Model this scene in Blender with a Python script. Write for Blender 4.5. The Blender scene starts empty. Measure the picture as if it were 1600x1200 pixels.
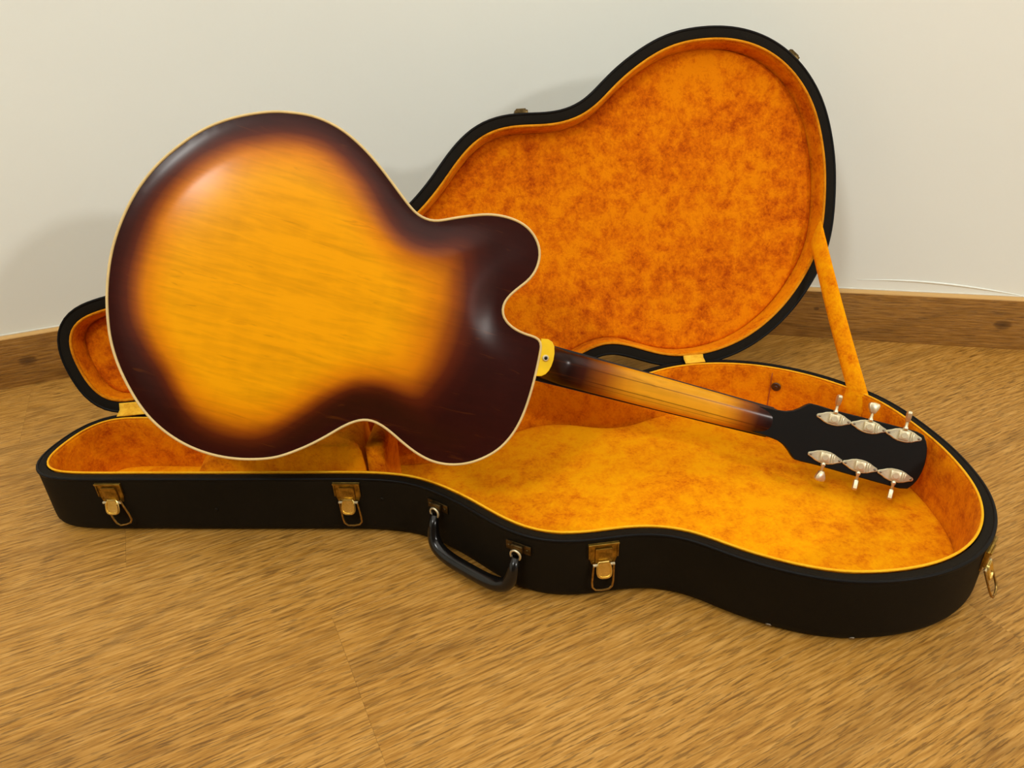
import bpy, bmesh, math, random
import numpy as np
from mathutils import Vector, Matrix
from mathutils.geometry import delaunay_2d_cdt

random.seed(7)
rng = np.random.default_rng(7)
scene = bpy.context.scene
COL = scene.collection
PI = math.pi

# ------------------------------------------------------------------ camera
cam_d = bpy.data.cameras.new('camera')
cam_d.sensor_width = 36.0
cam_d.lens = 1100 / 1600 * 36.0
cam_d.clip_start = 0.02
cam = bpy.data.objects.new('camera', cam_d)
COL.objects.link(cam)
PITCH, ROLL, CAM_H = 0.49707, -0.04190, 0.59917
R0 = Vector((1, 0, 0))
U0 = Vector((0, math.sin(PITCH), math.cos(PITCH)))
F0 = Vector((0, math.cos(PITCH), -math.sin(PITCH)))
cr, sr = math.cos(ROLL), math.sin(ROLL)
X = cr * R0 + sr * U0
Y = -sr * R0 + cr * U0
Z = -F0
mw = Matrix(((X.x, Y.x, Z.x, 0), (X.y, Y.y, Z.y, 0), (X.z, Y.z, Z.z, CAM_H), (0, 0, 0, 1)))
cam.matrix_world = mw
scene.camera = cam

# ------------------------------------------------------------------ world, lights, exposure
scene.view_settings.view_transform = 'Standard'
scene.view_settings.look = 'None'
scene.view_settings.gamma = 1.0
scene.view_settings.exposure = 0.0
scene.view_settings.use_curve_mapping = False
world = bpy.data.worlds.new('world')
scene.world = world
world.use_nodes = True
bg = world.node_tree.nodes['Background']
bg.inputs[0].default_value = (1.0, 0.94, 0.84, 1)
bg.inputs[1].default_value = 0.25


def area_light(name, loc, target, size, power, color, size_y=None):
    d = bpy.data.lights.new(name, 'AREA')
    d.shape = 'RECTANGLE' if size_y else 'DISK'
    d.size = size
    if size_y:
        d.size_y = size_y
    d.energy = power
    d.color = color
    o = bpy.data.objects.new(name, d)
    COL.objects.link(o)
    o.location = loc
    o.rotation_euler = (Vector(target) - Vector(loc)).to_track_quat('-Z', 'Y').to_euler()
    return o


area_light('wall_lamp_light', (2.0, -1.25, 1.5), (-0.1, 0.9, 0.2), 0.16, 22, (1.0, 0.965, 0.90))
area_light('ceiling_fill', (0.0, -0.1, 2.47), (0.0, -0.1, 0.0), 3.0, 30, (1.0, 0.995, 0.94), 2.6)  # unseen panel added to stand in for diffuse ceiling bounce
area_light('ceiling_lamp_light', (-1.12, -1.12, 2.40), (-0.35, 0.6, 0.2), 0.42, 24, (0.98, 1.0, 0.95))


# ------------------------------------------------------------------ helpers
def lin(c):
    return tuple(((v / 255) / 12.92 if v / 255 <= 0.04045 else ((v / 255 + 0.055) / 1.055) ** 2.4) for v in c)


def rgba(c):
    return (*lin(c), 1.0)


def obj(name, mesh, mat=None, parent=None, smooth=True):
    o = bpy.data.objects.new(name, mesh)
    COL.objects.link(o)
    if mat is not None and not mesh.materials:
        mesh.materials.append(mat)
    if smooth:
        mesh.polygons.foreach_set('use_smooth', [True] * len(mesh.polygons))
    if parent is not None:
        o.parent = parent
    return o


def tag(o, label=None, cat=None, kind=None, group=None):
    if label:
        o['label'] = label
    if cat:
        o['category'] = cat
    if kind:
        o['kind'] = kind
    if group:
        o['group'] = group
    return o


def mesh_from(name, v, f):
    m = bpy.data.meshes.new(name)
    m.from_pydata([tuple(map(float, p)) for p in v], [], [tuple(int(i) for i in q) for q in f])
    m.update()
    return m


def fix_normals(m):
    bm = bmesh.new()
    bm.from_mesh(m)
    bmesh.ops.recalc_face_normals(bm, faces=bm.faces)
    bm.to_mesh(m)
    bm.free()
    return m


def auto_smooth(o, angle=35):
    """sharp edges over the angle"""
    m = o.data
    bm = bmesh.new()
    bm.from_mesh(m)
    for e in bm.edges:
        if len(e.link_faces) == 2:
            e.smooth = e.calc_face_angle(0) < math.radians(angle)
    bm.to_mesh(m)
    bm.free()
    return o


def catmull_closed(P, n):
    """closed curve through P resampled to n points of equal arc length"""
    P = np.asarray(P, float)
    N = len(P)
    pts = []
    for i in range(N):
        p0, p1, p2, p3 = P[i - 1], P[i], P[(i + 1) % N], P[(i + 2) % N]
        a1 = max(np.linalg.norm(p1 - p0), 1e-6) ** 0.5
        a2 = max(np.linalg.norm(p2 - p1), 1e-6) ** 0.5
        a3 = max(np.linalg.norm(p3 - p2), 1e-6) ** 0.5
        m1 = a2 * ((p1 - p0) / a1 - (p2 - p0) / (a1 + a2) + (p2 - p1) / a2)
        m2 = a2 * ((p2 - p1) / a2 - (p3 - p1) / (a2 + a3) + (p3 - p2) / a3)
        for t in np.arange(12) / 12:
            h1 = 2 * t ** 3 - 3 * t ** 2 + 1
            h2 = t ** 3 - 2 * t ** 2 + t
            h3 = -2 * t ** 3 + 3 * t ** 2
            h4 = t ** 3 - t ** 2
            pts.append(h1 * p1 + h2 * m1 + h3 * p2 + h4 * m2)
    return resample(np.array(pts), n)


def resample(pts, n):
    q = np.vstack([pts, pts[:1]])
    d = np.r_[0, np.cumsum(np.linalg.norm(np.diff(q, axis=0), axis=1))]
    t = np.linspace(0, d[-1], n, endpoint=False)
    return np.c_[np.interp(t, d, q[:, 0]), np.interp(t, d, q[:, 1])]


def smooth_closed(P, sigma):
    n = len(P)
    f = np.fft.rfftfreq(n)
    g = np.exp(-2 * (np.pi * sigma * f) ** 2)
    return np.c_[np.fft.irfft(np.fft.rfft(P[:, 0]) * g, n), np.fft.irfft(np.fft.rfft(P[:, 1]) * g, n)]


def out_normals(P):
    t = np.roll(P, -1, 0) - np.roll(P, 1, 0)
    t /= np.linalg.norm(t, axis=1)[:, None]
    area = 0.5 * np.sum(P[:, 0] * np.roll(P[:, 1], -1) - P[:, 1] * np.roll(P[:, 0], -1))
    nrm = np.c_[t[:, 1], -t[:, 0]]
    return nrm if area > 0 else -nrm


def edge_dist(Q, P):
    A, B = P, np.roll(P, -1, 0)
    AB = B - A
    L2 = (AB ** 2).sum(1)
    out = np.empty(len(Q))
    for s in range(0, len(Q), 2000):
        q = Q[s:s + 2000, None]
        t = np.clip(((q - A) * AB).sum(-1) / L2, 0, 1)
        d = q - (A + t[..., None] * AB)
        out[s:s + 2000] = np.sqrt((d ** 2).sum(-1).min(1))
    return out


def inside(Q, P):
    x, y = Q[:, 0], Q[:, 1]
    c = np.zeros(len(Q), bool)
    n = len(P)
    for i in range(n):
        x1, y1 = P[i]
        x2, y2 = P[(i + 1) % n]
        if y1 == y2:
            continue
        k = (y1 > y) != (y2 > y)
        c ^= k & (x < (x2 - x1) * (y - y1) / (y2 - y1) + x1)
    return c


def fill_points(P, step):
    """triangulated fill of the closed outline P: (verts, faces, distance to the edge), the outline's points first"""
    lo, hi = P.min(0), P.max(0)
    gx, gy = np.meshgrid(np.arange(lo[0], hi[0], step), np.arange(lo[1], hi[1], step * 0.866))
    gx = gx + (np.arange(gx.shape[0]) % 2)[:, None] * step / 2
    Q = np.c_[gx.ravel(), gy.ravel()]
    Q = Q[inside(Q, P)]
    Q = Q[edge_dist(Q, P) > step * 0.6]
    V = [Vector(p) for p in P] + [Vector(q) for q in Q]
    n = len(P)
    r = delaunay_2d_cdt(V, [(i, (i + 1) % n) for i in range(n)], [], 1, 1e-6)
    v = np.array([tuple(p) for p in r[0]])
    return v, r[2], edge_dist(v, P)


def loft(rings, closed_ring=True, cap_start=False, cap_end=False):
    n = len(rings[0])
    v = [p for r in rings for p in r]
    f = []
    for i in range(len(rings) - 1):
        for j in range(n if closed_ring else n - 1):
            k = (j + 1) % n
            f.append((i * n + j, i * n + k, (i + 1) * n + k, (i + 1) * n + j))
    if cap_start:
        f.append(tuple(reversed(range(n))))
    if cap_end:
        f.append(tuple(range((len(rings) - 1) * n, len(rings) * n)))
    return v, f


def tube_vf(path, r, sides=8, closed=False, caps=True, flat=1.0):
    path = [Vector(p) for p in path]
    n = len(path)
    rings = []
    up = None
    for i in range(n):
        if closed:
            t = path[(i + 1) % n] - path[i - 1]
        else:
            t = path[min(i + 1, n - 1)] - path[max(i - 1, 0)]
        t.normalize()
        if up is None:
            up = Vector((0, 0, 1)) if abs(t.z) < 0.9 else Vector((1, 0, 0))
        a = t.cross(up)
        if a.length < 1e-4:
            a = t.orthogonal()
        a.normalize()
        b = a.cross(t)
        b.normalize()
        up = b
        rr = r[i] if hasattr(r, '__len__') else r
        rings.append([path[i] + (a * math.cos(w) + b * math.sin(w) * flat) * rr for w in
                      [2 * PI * k / sides for k in range(sides)]])
    if closed:
        rings.append(rings[0])
        v, f = loft(rings[:-1])
        m = (n - 1) * sides
        for j in range(sides):
            k = (j + 1) % sides
            f.append((m + j, m + k, k, j))
        return v, f
    return loft(rings, True, caps, caps)


class MB:
    """collects simple pieces of one part"""

    def __init__(self):
        self.v, self.f = [], []

    def add(self, vf, M=None):
        v, f = vf
        k = len(self.v)
        for p in v:
            p = Vector(p)
            self.v.append(M @ p if M is not None else p)
        self.f += [tuple(i + k for i in q) for q in f]
        return self

    def box(self, c, s, M=None, bev=0.0):
        bm = bmesh.new()
        bmesh.ops.create_cube(bm, size=1)
        bmesh.ops.scale(bm, vec=s, verts=bm.verts)
        if bev:
            bmesh.ops.bevel(bm, geom=bm.edges[:], offset=bev, segments=2, affect='EDGES', profile=0.5)
        bmesh.ops.translate(bm, vec=c, verts=bm.verts)
        bm.verts.ensure_lookup_table()
        vf = ([v.co.copy() for v in bm.verts], [tuple(v.index for v in f.verts) for f in bm.faces])
        bm.free()
        return self.add(vf, M)

    def prism(self, P, z0, z1, M=None, bev=0.0):
        """polygon P in xy from z0 to z1, its top edge chamfered"""
        P = np.asarray(P, float)
        rings = [[(x, y, z0) for x, y in P]]
        if bev:
            Pi = P - out_normals(P) * bev
            rings += [[(x, y, z1 - bev) for x, y in P], [(x, y, z1) for x, y in Pi]]
        else:
            rings += [[(x, y, z1) for x, y in P]]
        return self.add(loft(rings, True, True, True), M)

    def mesh(self, name):
        return fix_normals(mesh_from(name, self.v, self.f))


# ------------------------------------------------------------------ materials
def new_mat(name):
    m = bpy.data.materials.new(name)
    m.use_nodes = True
    nt = m.node_tree
    b = nt.nodes['Principled BSDF']
    return m, nt, b


def N(nt, kind, **kw):
    n = nt.nodes.new(kind)
    for k, v in kw.items():
        if k.startswith('i_'):
            key = k[2:]
            n.inputs[int(key) if key.isdigit() else key.replace('_', ' ')].default_value = v
        else:
            setattr(n, k, v)
    return n


def ramp(nt, stops, fac=None, interp='LINEAR'):
    r = nt.nodes.new('ShaderNodeValToRGB')
    cr_ = r.color_ramp
    cr_.interpolation = interp
    while len(cr_.elements) < len(stops):
        cr_.elements.new(0.5)
    for e, (p, c) in zip(cr_.elements, stops):
        e.position = p
        e.color = c if len(c) == 4 else (*c, 1)
    if fac is not None:
        nt.links.new(fac, r.inputs[0])
    return r


def math_n(nt, op, a, b=None, c=None):
    n = nt.nodes.new('ShaderNodeMath')
    n.operation = op
    for i, x in enumerate((a, b, c)):
        if x is None:
            continue
        if isinstance(x, (int, float)):
            n.inputs[i].default_value = x
        else:
            nt.links.new(x, n.inputs[i])
    return n.outputs[0]


def mix_c(nt, fac, a, b, mode='MIX'):
    n = nt.nodes.new('ShaderNodeMix')
    n.data_type = 'RGBA'
    n.blend_type = mode
    for sock, x in ((n.inputs[0], fac), (n.inputs[6], a), (n.inputs[7], b)):
        if hasattr(x, 'is_output') or hasattr(x, 'links'):
            nt.links.new(x, sock)
        else:
            sock.default_value = x
    return n.outputs[2]


def scaled(nt, vec, s, off=None):
    m = nt.nodes.new('ShaderNodeMapping')
    m.inputs['Scale'].default_value = s
    nt.links.new(vec, m.inputs['Vector'])
    if off is not None:
        nt.links.new(off, m.inputs['Location'])
    return m.outputs[0]


def noise(nt, vec, scale=1.0, detail=4.0, rough=0.55, dist=0.0):
    n = nt.nodes.new('ShaderNodeTexNoise')
    n.inputs['Scale'].default_value = scale
    n.inputs['Detail'].default_value = detail
    n.inputs['Roughness'].default_value = rough
    n.inputs['Distortion'].default_value = dist
    nt.links.new(vec, n.inputs['Vector'])
    return n.outputs['Fac']


def bump(nt, b, height, strength, distance):
    n = nt.nodes.new('ShaderNodeBump')
    n.inputs['Strength'].default_value = strength
    n.inputs['Distance'].default_value = distance
    nt.links.new(height, n.inputs['Height'])
    nt.links.new(n.outputs[0], b.inputs['Normal'])
    return n


def oak(name, light, mid, dark, coord='object', rough=0.5, knots=(), streak=1.0):
    m, nt, b = new_mat(name)
    if coord == 'object':
        tc = N(nt, 'ShaderNodeTexCoord').outputs['Object']
        oi = N(nt, 'ShaderNodeObjectInfo').outputs['Random']
        cb = N(nt, 'ShaderNodeCombineXYZ')
        nt.links.new(math_n(nt, 'MULTIPLY', oi, 37.0), cb.inputs[0])
        nt.links.new(math_n(nt, 'MULTIPLY', oi, 11.3), cb.inputs[1])
        va = N(nt, 'ShaderNodeVectorMath', operation='ADD')
        nt.links.new(tc, va.inputs[0])
        nt.links.new(cb.outputs[0], va.inputs[1])
        vec = va.outputs[0]
    else:
        vec = N(nt, 'ShaderNodeAttribute', attribute_name='along').outputs['Vector']
        oi = None
    # cathedral figure: bands of a distorted cross coordinate
    sep = N(nt, 'ShaderNodeSeparateXYZ')
    nt.links.new(vec, sep.inputs[0])
    warp = noise(nt, scaled(nt, vec, (1.1, 8.0, 1)), 1.0, 1.0, 0.3)
    band = math_n(nt, 'ADD', math_n(nt, 'MULTIPLY', sep.outputs[1], 8.0), math_n(nt, 'MULTIPLY', warp, 10.0))
    tri = math_n(nt, 'PINGPONG', band, 0.5)
    line = ramp(nt, [(0.0, (1, 1, 1)), (0.07, (0.55, 0.55, 0.55)), (0.17, (0, 0, 0))], tri).outputs[0]
    # fine pores, short dashes along the grain
    pores = noise(nt, scaled(nt, vec, (34, 430, 1)), 1.0, 3.0, 0.6)
    pores_m = ramp(nt, [(0.53, (0, 0, 0)), (0.60, (1, 1, 1))], pores).outputs[0]
    ribs = noise(nt, scaled(nt, vec, (22, 290, 1)), 1.0, 4.0, 0.62)
    broad = noise(nt, scaled(nt, vec, (1.3, 9, 1)), 1.0, 3.0, 0.5)
    col = ramp(nt, [(0.30, rgba(dark)), (0.47, rgba(mid)), (0.66, rgba(light))],
               math_n(nt, 'ADD', math_n(nt, 'MULTIPLY', ribs, 0.85), math_n(nt, 'MULTIPLY', broad, 0.15))).outputs[0]
    patch = noise(nt, scaled(nt, vec, (3, 12, 1)), 1.0, 2.0, 0.5)
    pm = math_n(nt, 'MULTIPLY', pores_m, math_n(nt, 'MULTIPLY', ramp(nt, [(0.35, (0.5, .5, .5)), (0.62, (1, 1, 1))], patch).outputs[0], 0.62 * streak))
    col = mix_c(nt, pm, col, rgba([c * 0.62 for c in dark]))
    lm = math_n(nt, 'MULTIPLY', line, math_n(nt, 'MULTIPLY', ramp(nt, [(0.40, (0.1, .1, .1)), (0.58, (1, 1, 1))], warp).outputs[0], 0.36))
    col = mix_c(nt, lm, col, rgba([c * 0.72 for c in dark]))
    for (kx, ky, kr) in knots:
        dx = math_n(nt, 'MULTIPLY', math_n(nt, 'SUBTRACT', sep.outputs[0], kx), 0.62)
        dy = math_n(nt, 'SUBTRACT', sep.outputs[1], ky)
        dd = math_n(nt, 'SQRT', math_n(nt, 'ADD', math_n(nt, 'MULTIPLY', dx, dx), math_n(nt, 'MULTIPLY', dy, dy)))
        dd = math_n(nt, 'ADD', dd, math_n(nt, 'MULTIPLY', ribs, kr * 0.5))
        k = ramp(nt, [(0.0, (1, 1, 1)), (0.75, (0.6, 0.6, 0.6)), (1.0, (0, 0, 0))], math_n(nt, 'DIVIDE', dd, kr * 1.5)).outputs[0]
        col = mix_c(nt, math_n(nt, 'MULTIPLY', k, 0.85), col, rgba((58, 32, 8)))
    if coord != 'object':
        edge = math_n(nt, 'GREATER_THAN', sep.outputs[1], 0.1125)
        col = mix_c(nt, edge, col, rgba((214, 170, 104)))  # top face painted lighter, its overhead light put into the colour
    nt.links.new(col, b.inputs['Base Color'])
    b.inputs['Roughness'].default_value = rough
    b.inputs['Specular IOR Level'].default_value = 0.35
    h = math_n(nt, 'SUBTRACT', math_n(nt, 'MULTIPLY', ribs, 0.7), math_n(nt, 'MULTIPLY', pores_m, 0.5))
    bump(nt, b, h, 0.45, 0.0012)
    return m


M_floor = oak('oak_laminate', (206, 156, 80), (178, 127, 50), (138, 90, 24))

def paint(name, c, rough=0.75):
    m, nt, b = new_mat(name)
    tc = N(nt, 'ShaderNodeTexCoord').outputs['Object']
    n1 = noise(nt, tc, 2.2, 3, 0.5)
    col = ramp(nt, [(0.3, rgba([v * 0.985 for v in c])), (0.7, rgba(c))], n1).outputs[0]
    nt.links.new(col, b.inputs['Base Color'])
    b.inputs['Roughness'].default_value = rough
    b.inputs['Specular IOR Level'].default_value = 0.25
    bump(nt, b, noise(nt, tc, 60, 3, 0.6), 0.12, 0.002)
    return m


M_wall = paint('wall_paint', (243, 247, 241))
M_ceil = paint('ceiling_paint', (240, 238, 232))
M_rear = paint('taupe_paint', (112, 100, 84))  # unseen rear wall, toned dark to weaken reflections on the guitar


def plush(name, light, mid, dark, seed=0.0, scale=1.0):
    m, nt, b = new_mat(name)
    tc = N(nt, 'ShaderNodeTexCoord').outputs['Object']
    mp = N(nt, 'ShaderNodeMapping')
    mp.inputs['Location'].default_value = (seed, seed * 0.7, 0)
    nt.links.new(tc, mp.inputs[0])
    v = mp.outputs[0]
    big = noise(nt, v, 7 * scale, 3, 0.6, 0.15)
    medium = noise(nt, v, 46 * scale, 6, 0.72, 0.15)
    fine = noise(nt, v, 260, 3, 0.7)
    mixv = math_n(nt, 'ADD', math_n(nt, 'MULTIPLY', big, 0.32), math_n(nt, 'ADD', math_n(nt, 'MULTIPLY', medium, 0.48), math_n(nt, 'MULTIPLY', fine, 0.20)))
    col = ramp(nt, [(0.38, rgba(dark)), (0.48, rgba(mid)), (0.56, rgba(light))], mixv).outputs[0]
    nt.links.new(col, b.inputs['Base Color'])
    b.inputs['Roughness'].default_value = 0.9
    b.inputs['Specular IOR Level'].default_value = 0.1
    b.inputs['Sheen Weight'].default_value = 0.25
    b.inputs['Sheen Roughness'].default_value = 0.45
    b.inputs['Sheen Tint'].default_value = rgba((255, 170, 40))
    bump(nt, b, math_n(nt, 'ADD', math_n(nt, 'MULTIPLY', medium, 0.7), math_n(nt, 'MULTIPLY', fine, 0.5)), 0.6, 0.004)
    return m


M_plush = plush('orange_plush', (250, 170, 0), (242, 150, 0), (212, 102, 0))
M_plush_side = plush('orange_plush_side', (238, 146, 0), (222, 122, 0), (180, 74, 0), seed=5.1)  # darker copy of the plush: shading of upright walls put into the colour
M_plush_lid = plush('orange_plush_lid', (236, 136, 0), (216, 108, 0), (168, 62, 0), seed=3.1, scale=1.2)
M_gold = plush('gold_welt', (255, 190, 40), (250, 180, 30), (235, 150, 10), seed=1.0)
M_lip = plush('amber_welt', (226, 148, 26), (214, 134, 18), (186, 104, 6), seed=1.5)
M_web = plush('gold_hinge_cloth', (255, 205, 70), (250, 195, 60), (230, 165, 40), seed=2.0)


def vinyl(name, c, rough, bs=0.25, sp=0.12):
    m, nt, b = new_mat(name)
    tc = N(nt, 'ShaderNodeTexCoord').outputs['Object']
    n1 = noise(nt, tc, 9, 4, 0.6)
    col = ramp(nt, [(0.3, rgba(c)), (0.75, rgba([v * 1.25 + 2 for v in c]))], n1).outputs[0]
    nt.links.new(col, b.inputs['Base Color'])
    b.inputs['Roughness'].default_value = rough
    vo = N(nt, 'ShaderNodeTexVoronoi')
    vo.inputs['Scale'].default_value = 900
    nt.links.new(tc, vo.inputs['Vector'])
    b.inputs['Specular IOR Level'].default_value = sp
    bump(nt, b, vo.outputs['Distance'], bs, 0.0006)
    return m


M_vinyl = vinyl('black_vinyl', (18, 14, 7), 0.66)
M_trim = vinyl('black_rim', (12, 11, 11), 0.45, 0.05)
M_handle = vinyl('black_handle', (12, 10, 9), 0.2, 0.02, 0.4)


def metal(name, c, rough, wear=None):
    m, nt, b = new_mat(name)
    tc = N(nt, 'ShaderNodeTexCoord').outputs['Object']
    n1 = noise(nt, tc, 160, 4, 0.6)
    col = ramp(nt, [(0.35, rgba(wear or [v * 0.8 for v in c])), (0.65, rgba(c))], n1).outputs[0]
    nt.links.new(col, b.inputs['Base Color'])
    b.inputs['Metallic'].default_value = 1.0
    nt.links.new(ramp(nt, [(0.3, (rough * 1.4,) * 3), (0.7, (rough * 0.8,) * 3)], n1).outputs[0], b.inputs['Roughness'])
    return m


M_brass = metal('worn_brass', (176, 142, 64), 0.36, (120, 92, 34))
M_gilt = metal('bright_brass', (246, 220, 140), 0.28, (228, 196, 104))
M_bronze = metal('dark_bronze', (104, 86, 54), 0.4, (66, 52, 30))
M_bail = metal('bail_brass', (186, 150, 84), 0.34, (140, 106, 50))
M_nickel = metal('aged_nickel', (232, 224, 196), 0.45, (208, 196, 160))
M_steel = metal('dull_steel', (150, 140, 124), 0.35)


def plain(name, c, rough=0.4, coat=0.0, spec=0.5):
    m, nt, b = new_mat(name)
    tc = N(nt, 'ShaderNodeTexCoord').outputs['Object']
    n1 = noise(nt, tc, 40, 3, 0.5)
    nt.links.new(ramp(nt, [(0.3, rgba([v * 0.93 for v in c])), (0.7, rgba(c))], n1).outputs[0], b.inputs['Base Color'])
    b.inputs['Roughness'].default_value = rough
    b.inputs['Specular IOR Level'].default_value = spec
    b.inputs['Coat Weight'].default_value = coat
    b.inputs['Coat Roughness'].default_value = 0.08
    return m


M_bind = plain('cream_binding', (226, 198, 136), 0.4)
M_heelcap = plain('aged_ivoroid', (250, 206, 18), 0.35, 0.5)
M_black = plain('black_lacquer', (12, 10, 8), 0.45, 0.08, 0.2)
M_rose = plain('dark_fretboard', (30, 16, 10), 0.5)
M_caulk = plain('white_caulk', (232, 228, 214), 0.6)
M_stud = plain('dark_snap', (70, 34, 12), 0.45)
M_seam = plain('seam_thread', (176, 84, 4), 0.8)


def lacquer(name, mode):
    """sunburst finish: the stain follows the distance from the body's edge (an attribute), or the neck's length"""
    m, nt, b = new_mat(name)
    tc = N(nt, 'ShaderNodeTexCoord').outputs['Object']
    sep = N(nt, 'ShaderNodeSeparateXYZ')
    nt.links.new(tc, sep.inputs[0])
    x, y = sep.outputs[0], sep.outputs[1]
    wob = math_n(nt, 'MULTIPLY', math_n(nt, 'SUBTRACT', noise(nt, tc, 9, 2, 0.5), 0.5), 0.012)
    if mode == 'body':
        t = N(nt, 'ShaderNodeAttribute', attribute_name='burst').outputs['Fac']
        t = math_n(nt, 'ADD', t, wob)
        stops = [(0.0, rgba((46, 10, 5))), (0.16, rgba((58, 15, 6))), (0.30, rgba((88, 31, 8))), (0.44, rgba((150, 74, 8))), (0.60, rgba((212, 124, 4))), (0.80, rgba((234, 150, 2))), (1.0, rgba((240, 162, 2)))]
        t = math_n(nt, 'MULTIPLY', t, 10.0)
    elif mode == 'neck':
        a = math_n(nt, 'DIVIDE', math_n(nt, 'SUBTRACT', x, 0.566), 0.10)
        c = math_n(nt, 'DIVIDE', math_n(nt, 'SUBTRACT', 0.850, x), 0.075)
        t = math_n(nt, 'MINIMUM', a, c)
        t = math_n(nt, 'ADD', t, math_n(nt, 'MULTIPLY', wob, 6.0))
        stops = [(0.0, rgba((34, 10, 6))), (0.2, rgba((62, 22, 8))), (0.5, rgba((150, 80, 14))), (0.8, rgba((214, 140, 22))), (1.0, rgba((226, 156, 28)))]
    else:
        t = N(nt, 'ShaderNodeValue')
        t.outputs[0].default_value = 0.1
        t = t.outputs[0]
        stops = [(0.0, rgba((36, 10, 6))), (1.0, rgba((60, 20, 8)))]
    col = ramp(nt, stops, t).outputs[0]
    # maple grain, fine dark flecks along the length
    g1 = noise(nt, scaled(nt, tc, (14, 120, 20)), 1.0, 3, 0.6, 0.6)
    g2 = noise(nt, scaled(nt, tc, (7, 55, 10)), 1.0, 3, 0.55, 1.2)
    g3 = noise(nt, scaled(nt, tc, (60, 16, 16)), 1.0, 2, 0.5)
    gm = ramp(nt, [(0.35, (0.80, 0.80, 0.80)), (0.55, (1, 1, 1)), (0.75, (1.05, 1.05, 1.05))], math_n(nt, 'ADD', math_n(nt, 'MULTIPLY', g1, 0.5), math_n(nt, 'ADD', math_n(nt, 'MULTIPLY', g2, 0.35), math_n(nt, 'MULTIPLY', g3, 0.15)))).outputs[0]
    col = mix_c(nt, 1.0, col, gm, 'MULTIPLY')
    fl = ramp(nt, [(0.66, (0, 0, 0)), (0.74, (1, 1, 1))], noise(nt, scaled(nt, tc, (20, 150, 20)), 1.0, 2, 0.5, 1.0)).outputs[0]
    col = mix_c(nt, math_n(nt, 'MULTIPLY', fl, 0.22), col, rgba((120, 60, 5)))
    if mode == 'neck':
        for yc, wdt, k in ((0.0085, 0.0007, 0.55), (-0.0085, 0.0007, 0.6), (-0.0135, 0.0005, 0.35)):
            s = math_n(nt, 'ABSOLUTE', math_n(nt, 'SUBTRACT', y, yc))
            s = math_n(nt, 'LESS_THAN', s, wdt)
            col = mix_c(nt, math_n(nt, 'MULTIPLY', s, k), col, rgba((70, 30, 6)))
    nt.links.new(col, b.inputs['Base Color'])
    b.inputs['Roughness'].default_value = 0.5
    b.inputs['Specular IOR Level'].default_value = 0.05
    b.inputs['Coat Weight'].default_value = 0.34
    b.inputs['Coat Roughness'].default_value = 0.22
    b.inputs['Coat IOR'].default_value = 1.5
    return m


M_burst = lacquer('sunburst_body', 'body')
M_neck = lacquer('sunburst_neck', 'neck')
M_side = lacquer('dark_side', 'side')

# ------------------------------------------------------------------ room
def struct(o):
    o['kind'] = 'structure'
    return o


# the plan of the wall behind: two straight runs joined by a wide soft corner
aL, aR = math.radians(22.05), math.radians(-14.7)
PL, PR = np.array([-0.951, 1.163]), np.array([0.682, 1.221])
dL, dR = np.array([math.cos(aL), math.sin(aL)]), np.array([math.cos(aR), math.sin(aR)])
tt = np.linalg.solve(np.c_[dL, -dR], PR - PL)
CN = PL + dL * tt[0]
TL = 0.42
path = [CN - dL * 2.3, CN - dL * (TL + .8)]
for k in range(17):
    s = k / 16
    p = (1 - s) ** 2 * (CN - dL * TL) + 2 * s * (1 - s) * CN + s ** 2 * (CN + dR * TL)
    path.append(p)
path += [CN + dR * (TL + .8), CN + dR * 2.5]
path = np.array(path)


def offset_path(P, d):
    t = np.gradient(P, axis=0)
    t /= np.linalg.norm(t, axis=1)[:, None]
    return P + np.c_[t[:, 1], -t[:, 0]] * d      # towards the room


BB_T = 0.018
wall_line = offset_path(path, -BB_T)
ROOM_H = 2.5


def wall_strip(name, line, thick=0.1):
    back = offset_path(line, -thick)
    n = len(line)
    v, f = [], []
    for i in range(n):
        for q, z in ((line[i], 0), (line[i], ROOM_H), (back[i], ROOM_H), (back[i], 0)):
            v.append((q[0], q[1], z))
    for i in range(n - 1):
        for j in range(4):
            k = (j + 1) % 4
            f.append((i * 4 + j, i * 4 + k, (i + 1) * 4 + k, (i + 1) * 4 + j))
    f += [(0, 1, 2, 3), tuple((n - 1) * 4 + j for j in (3, 2, 1, 0))]
    m = fix_normals(mesh_from(name, v, f))
    o = obj(name, m, M_wall)
    auto_smooth(o, 30)
    return struct(o)


wall_back = wall_strip('wall_back', wall_line)
xl, yl = wall_line[0]
xr, yr = wall_line[-1]
YB = -2.6


def slab(name, lo, hi, mat):
    b = MB()
    b.box(((lo[0] + hi[0]) / 2, (lo[1] + hi[1]) / 2, (lo[2] + hi[2]) / 2), (hi[0] - lo[0], hi[1] - lo[1], hi[2] - lo[2]))
    return struct(obj(name, b.mesh(name), mat, smooth=False))


slab('wall_left', (xl - 0.1, YB, 0), (xl, yl + 0.1, ROOM_H), M_wall)
slab('wall_right', (xr, YB, 0), (xr + 0.1, yr + 0.1, ROOM_H), M_wall)
slab('wall_rear', (xl - 0.1, YB - 0.1, 0), (xr + 0.1, YB, ROOM_H), M_rear)
slab('ceiling', (xl - 0.1, YB - 0.1, ROOM_H), (xr + 0.1, 1.7, ROOM_H + 0.1), M_ceil)

# floor: a screed slab that carries the laminate planks
PLK_T = 0.008
floor_o = slab('floor', (xl - 0.1, YB - 0.1, -0.06), (xr + 0.1, 1.75, -PLK_T - 0.0005), M_floor)
GD = math.radians(25.5)
e1 = Vector((math.cos(GD), math.sin(GD), 0))
e2 = Vector((-math.sin(GD), math.cos(GD), 0))
PW, PLN = 0.204, 1.21


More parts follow.
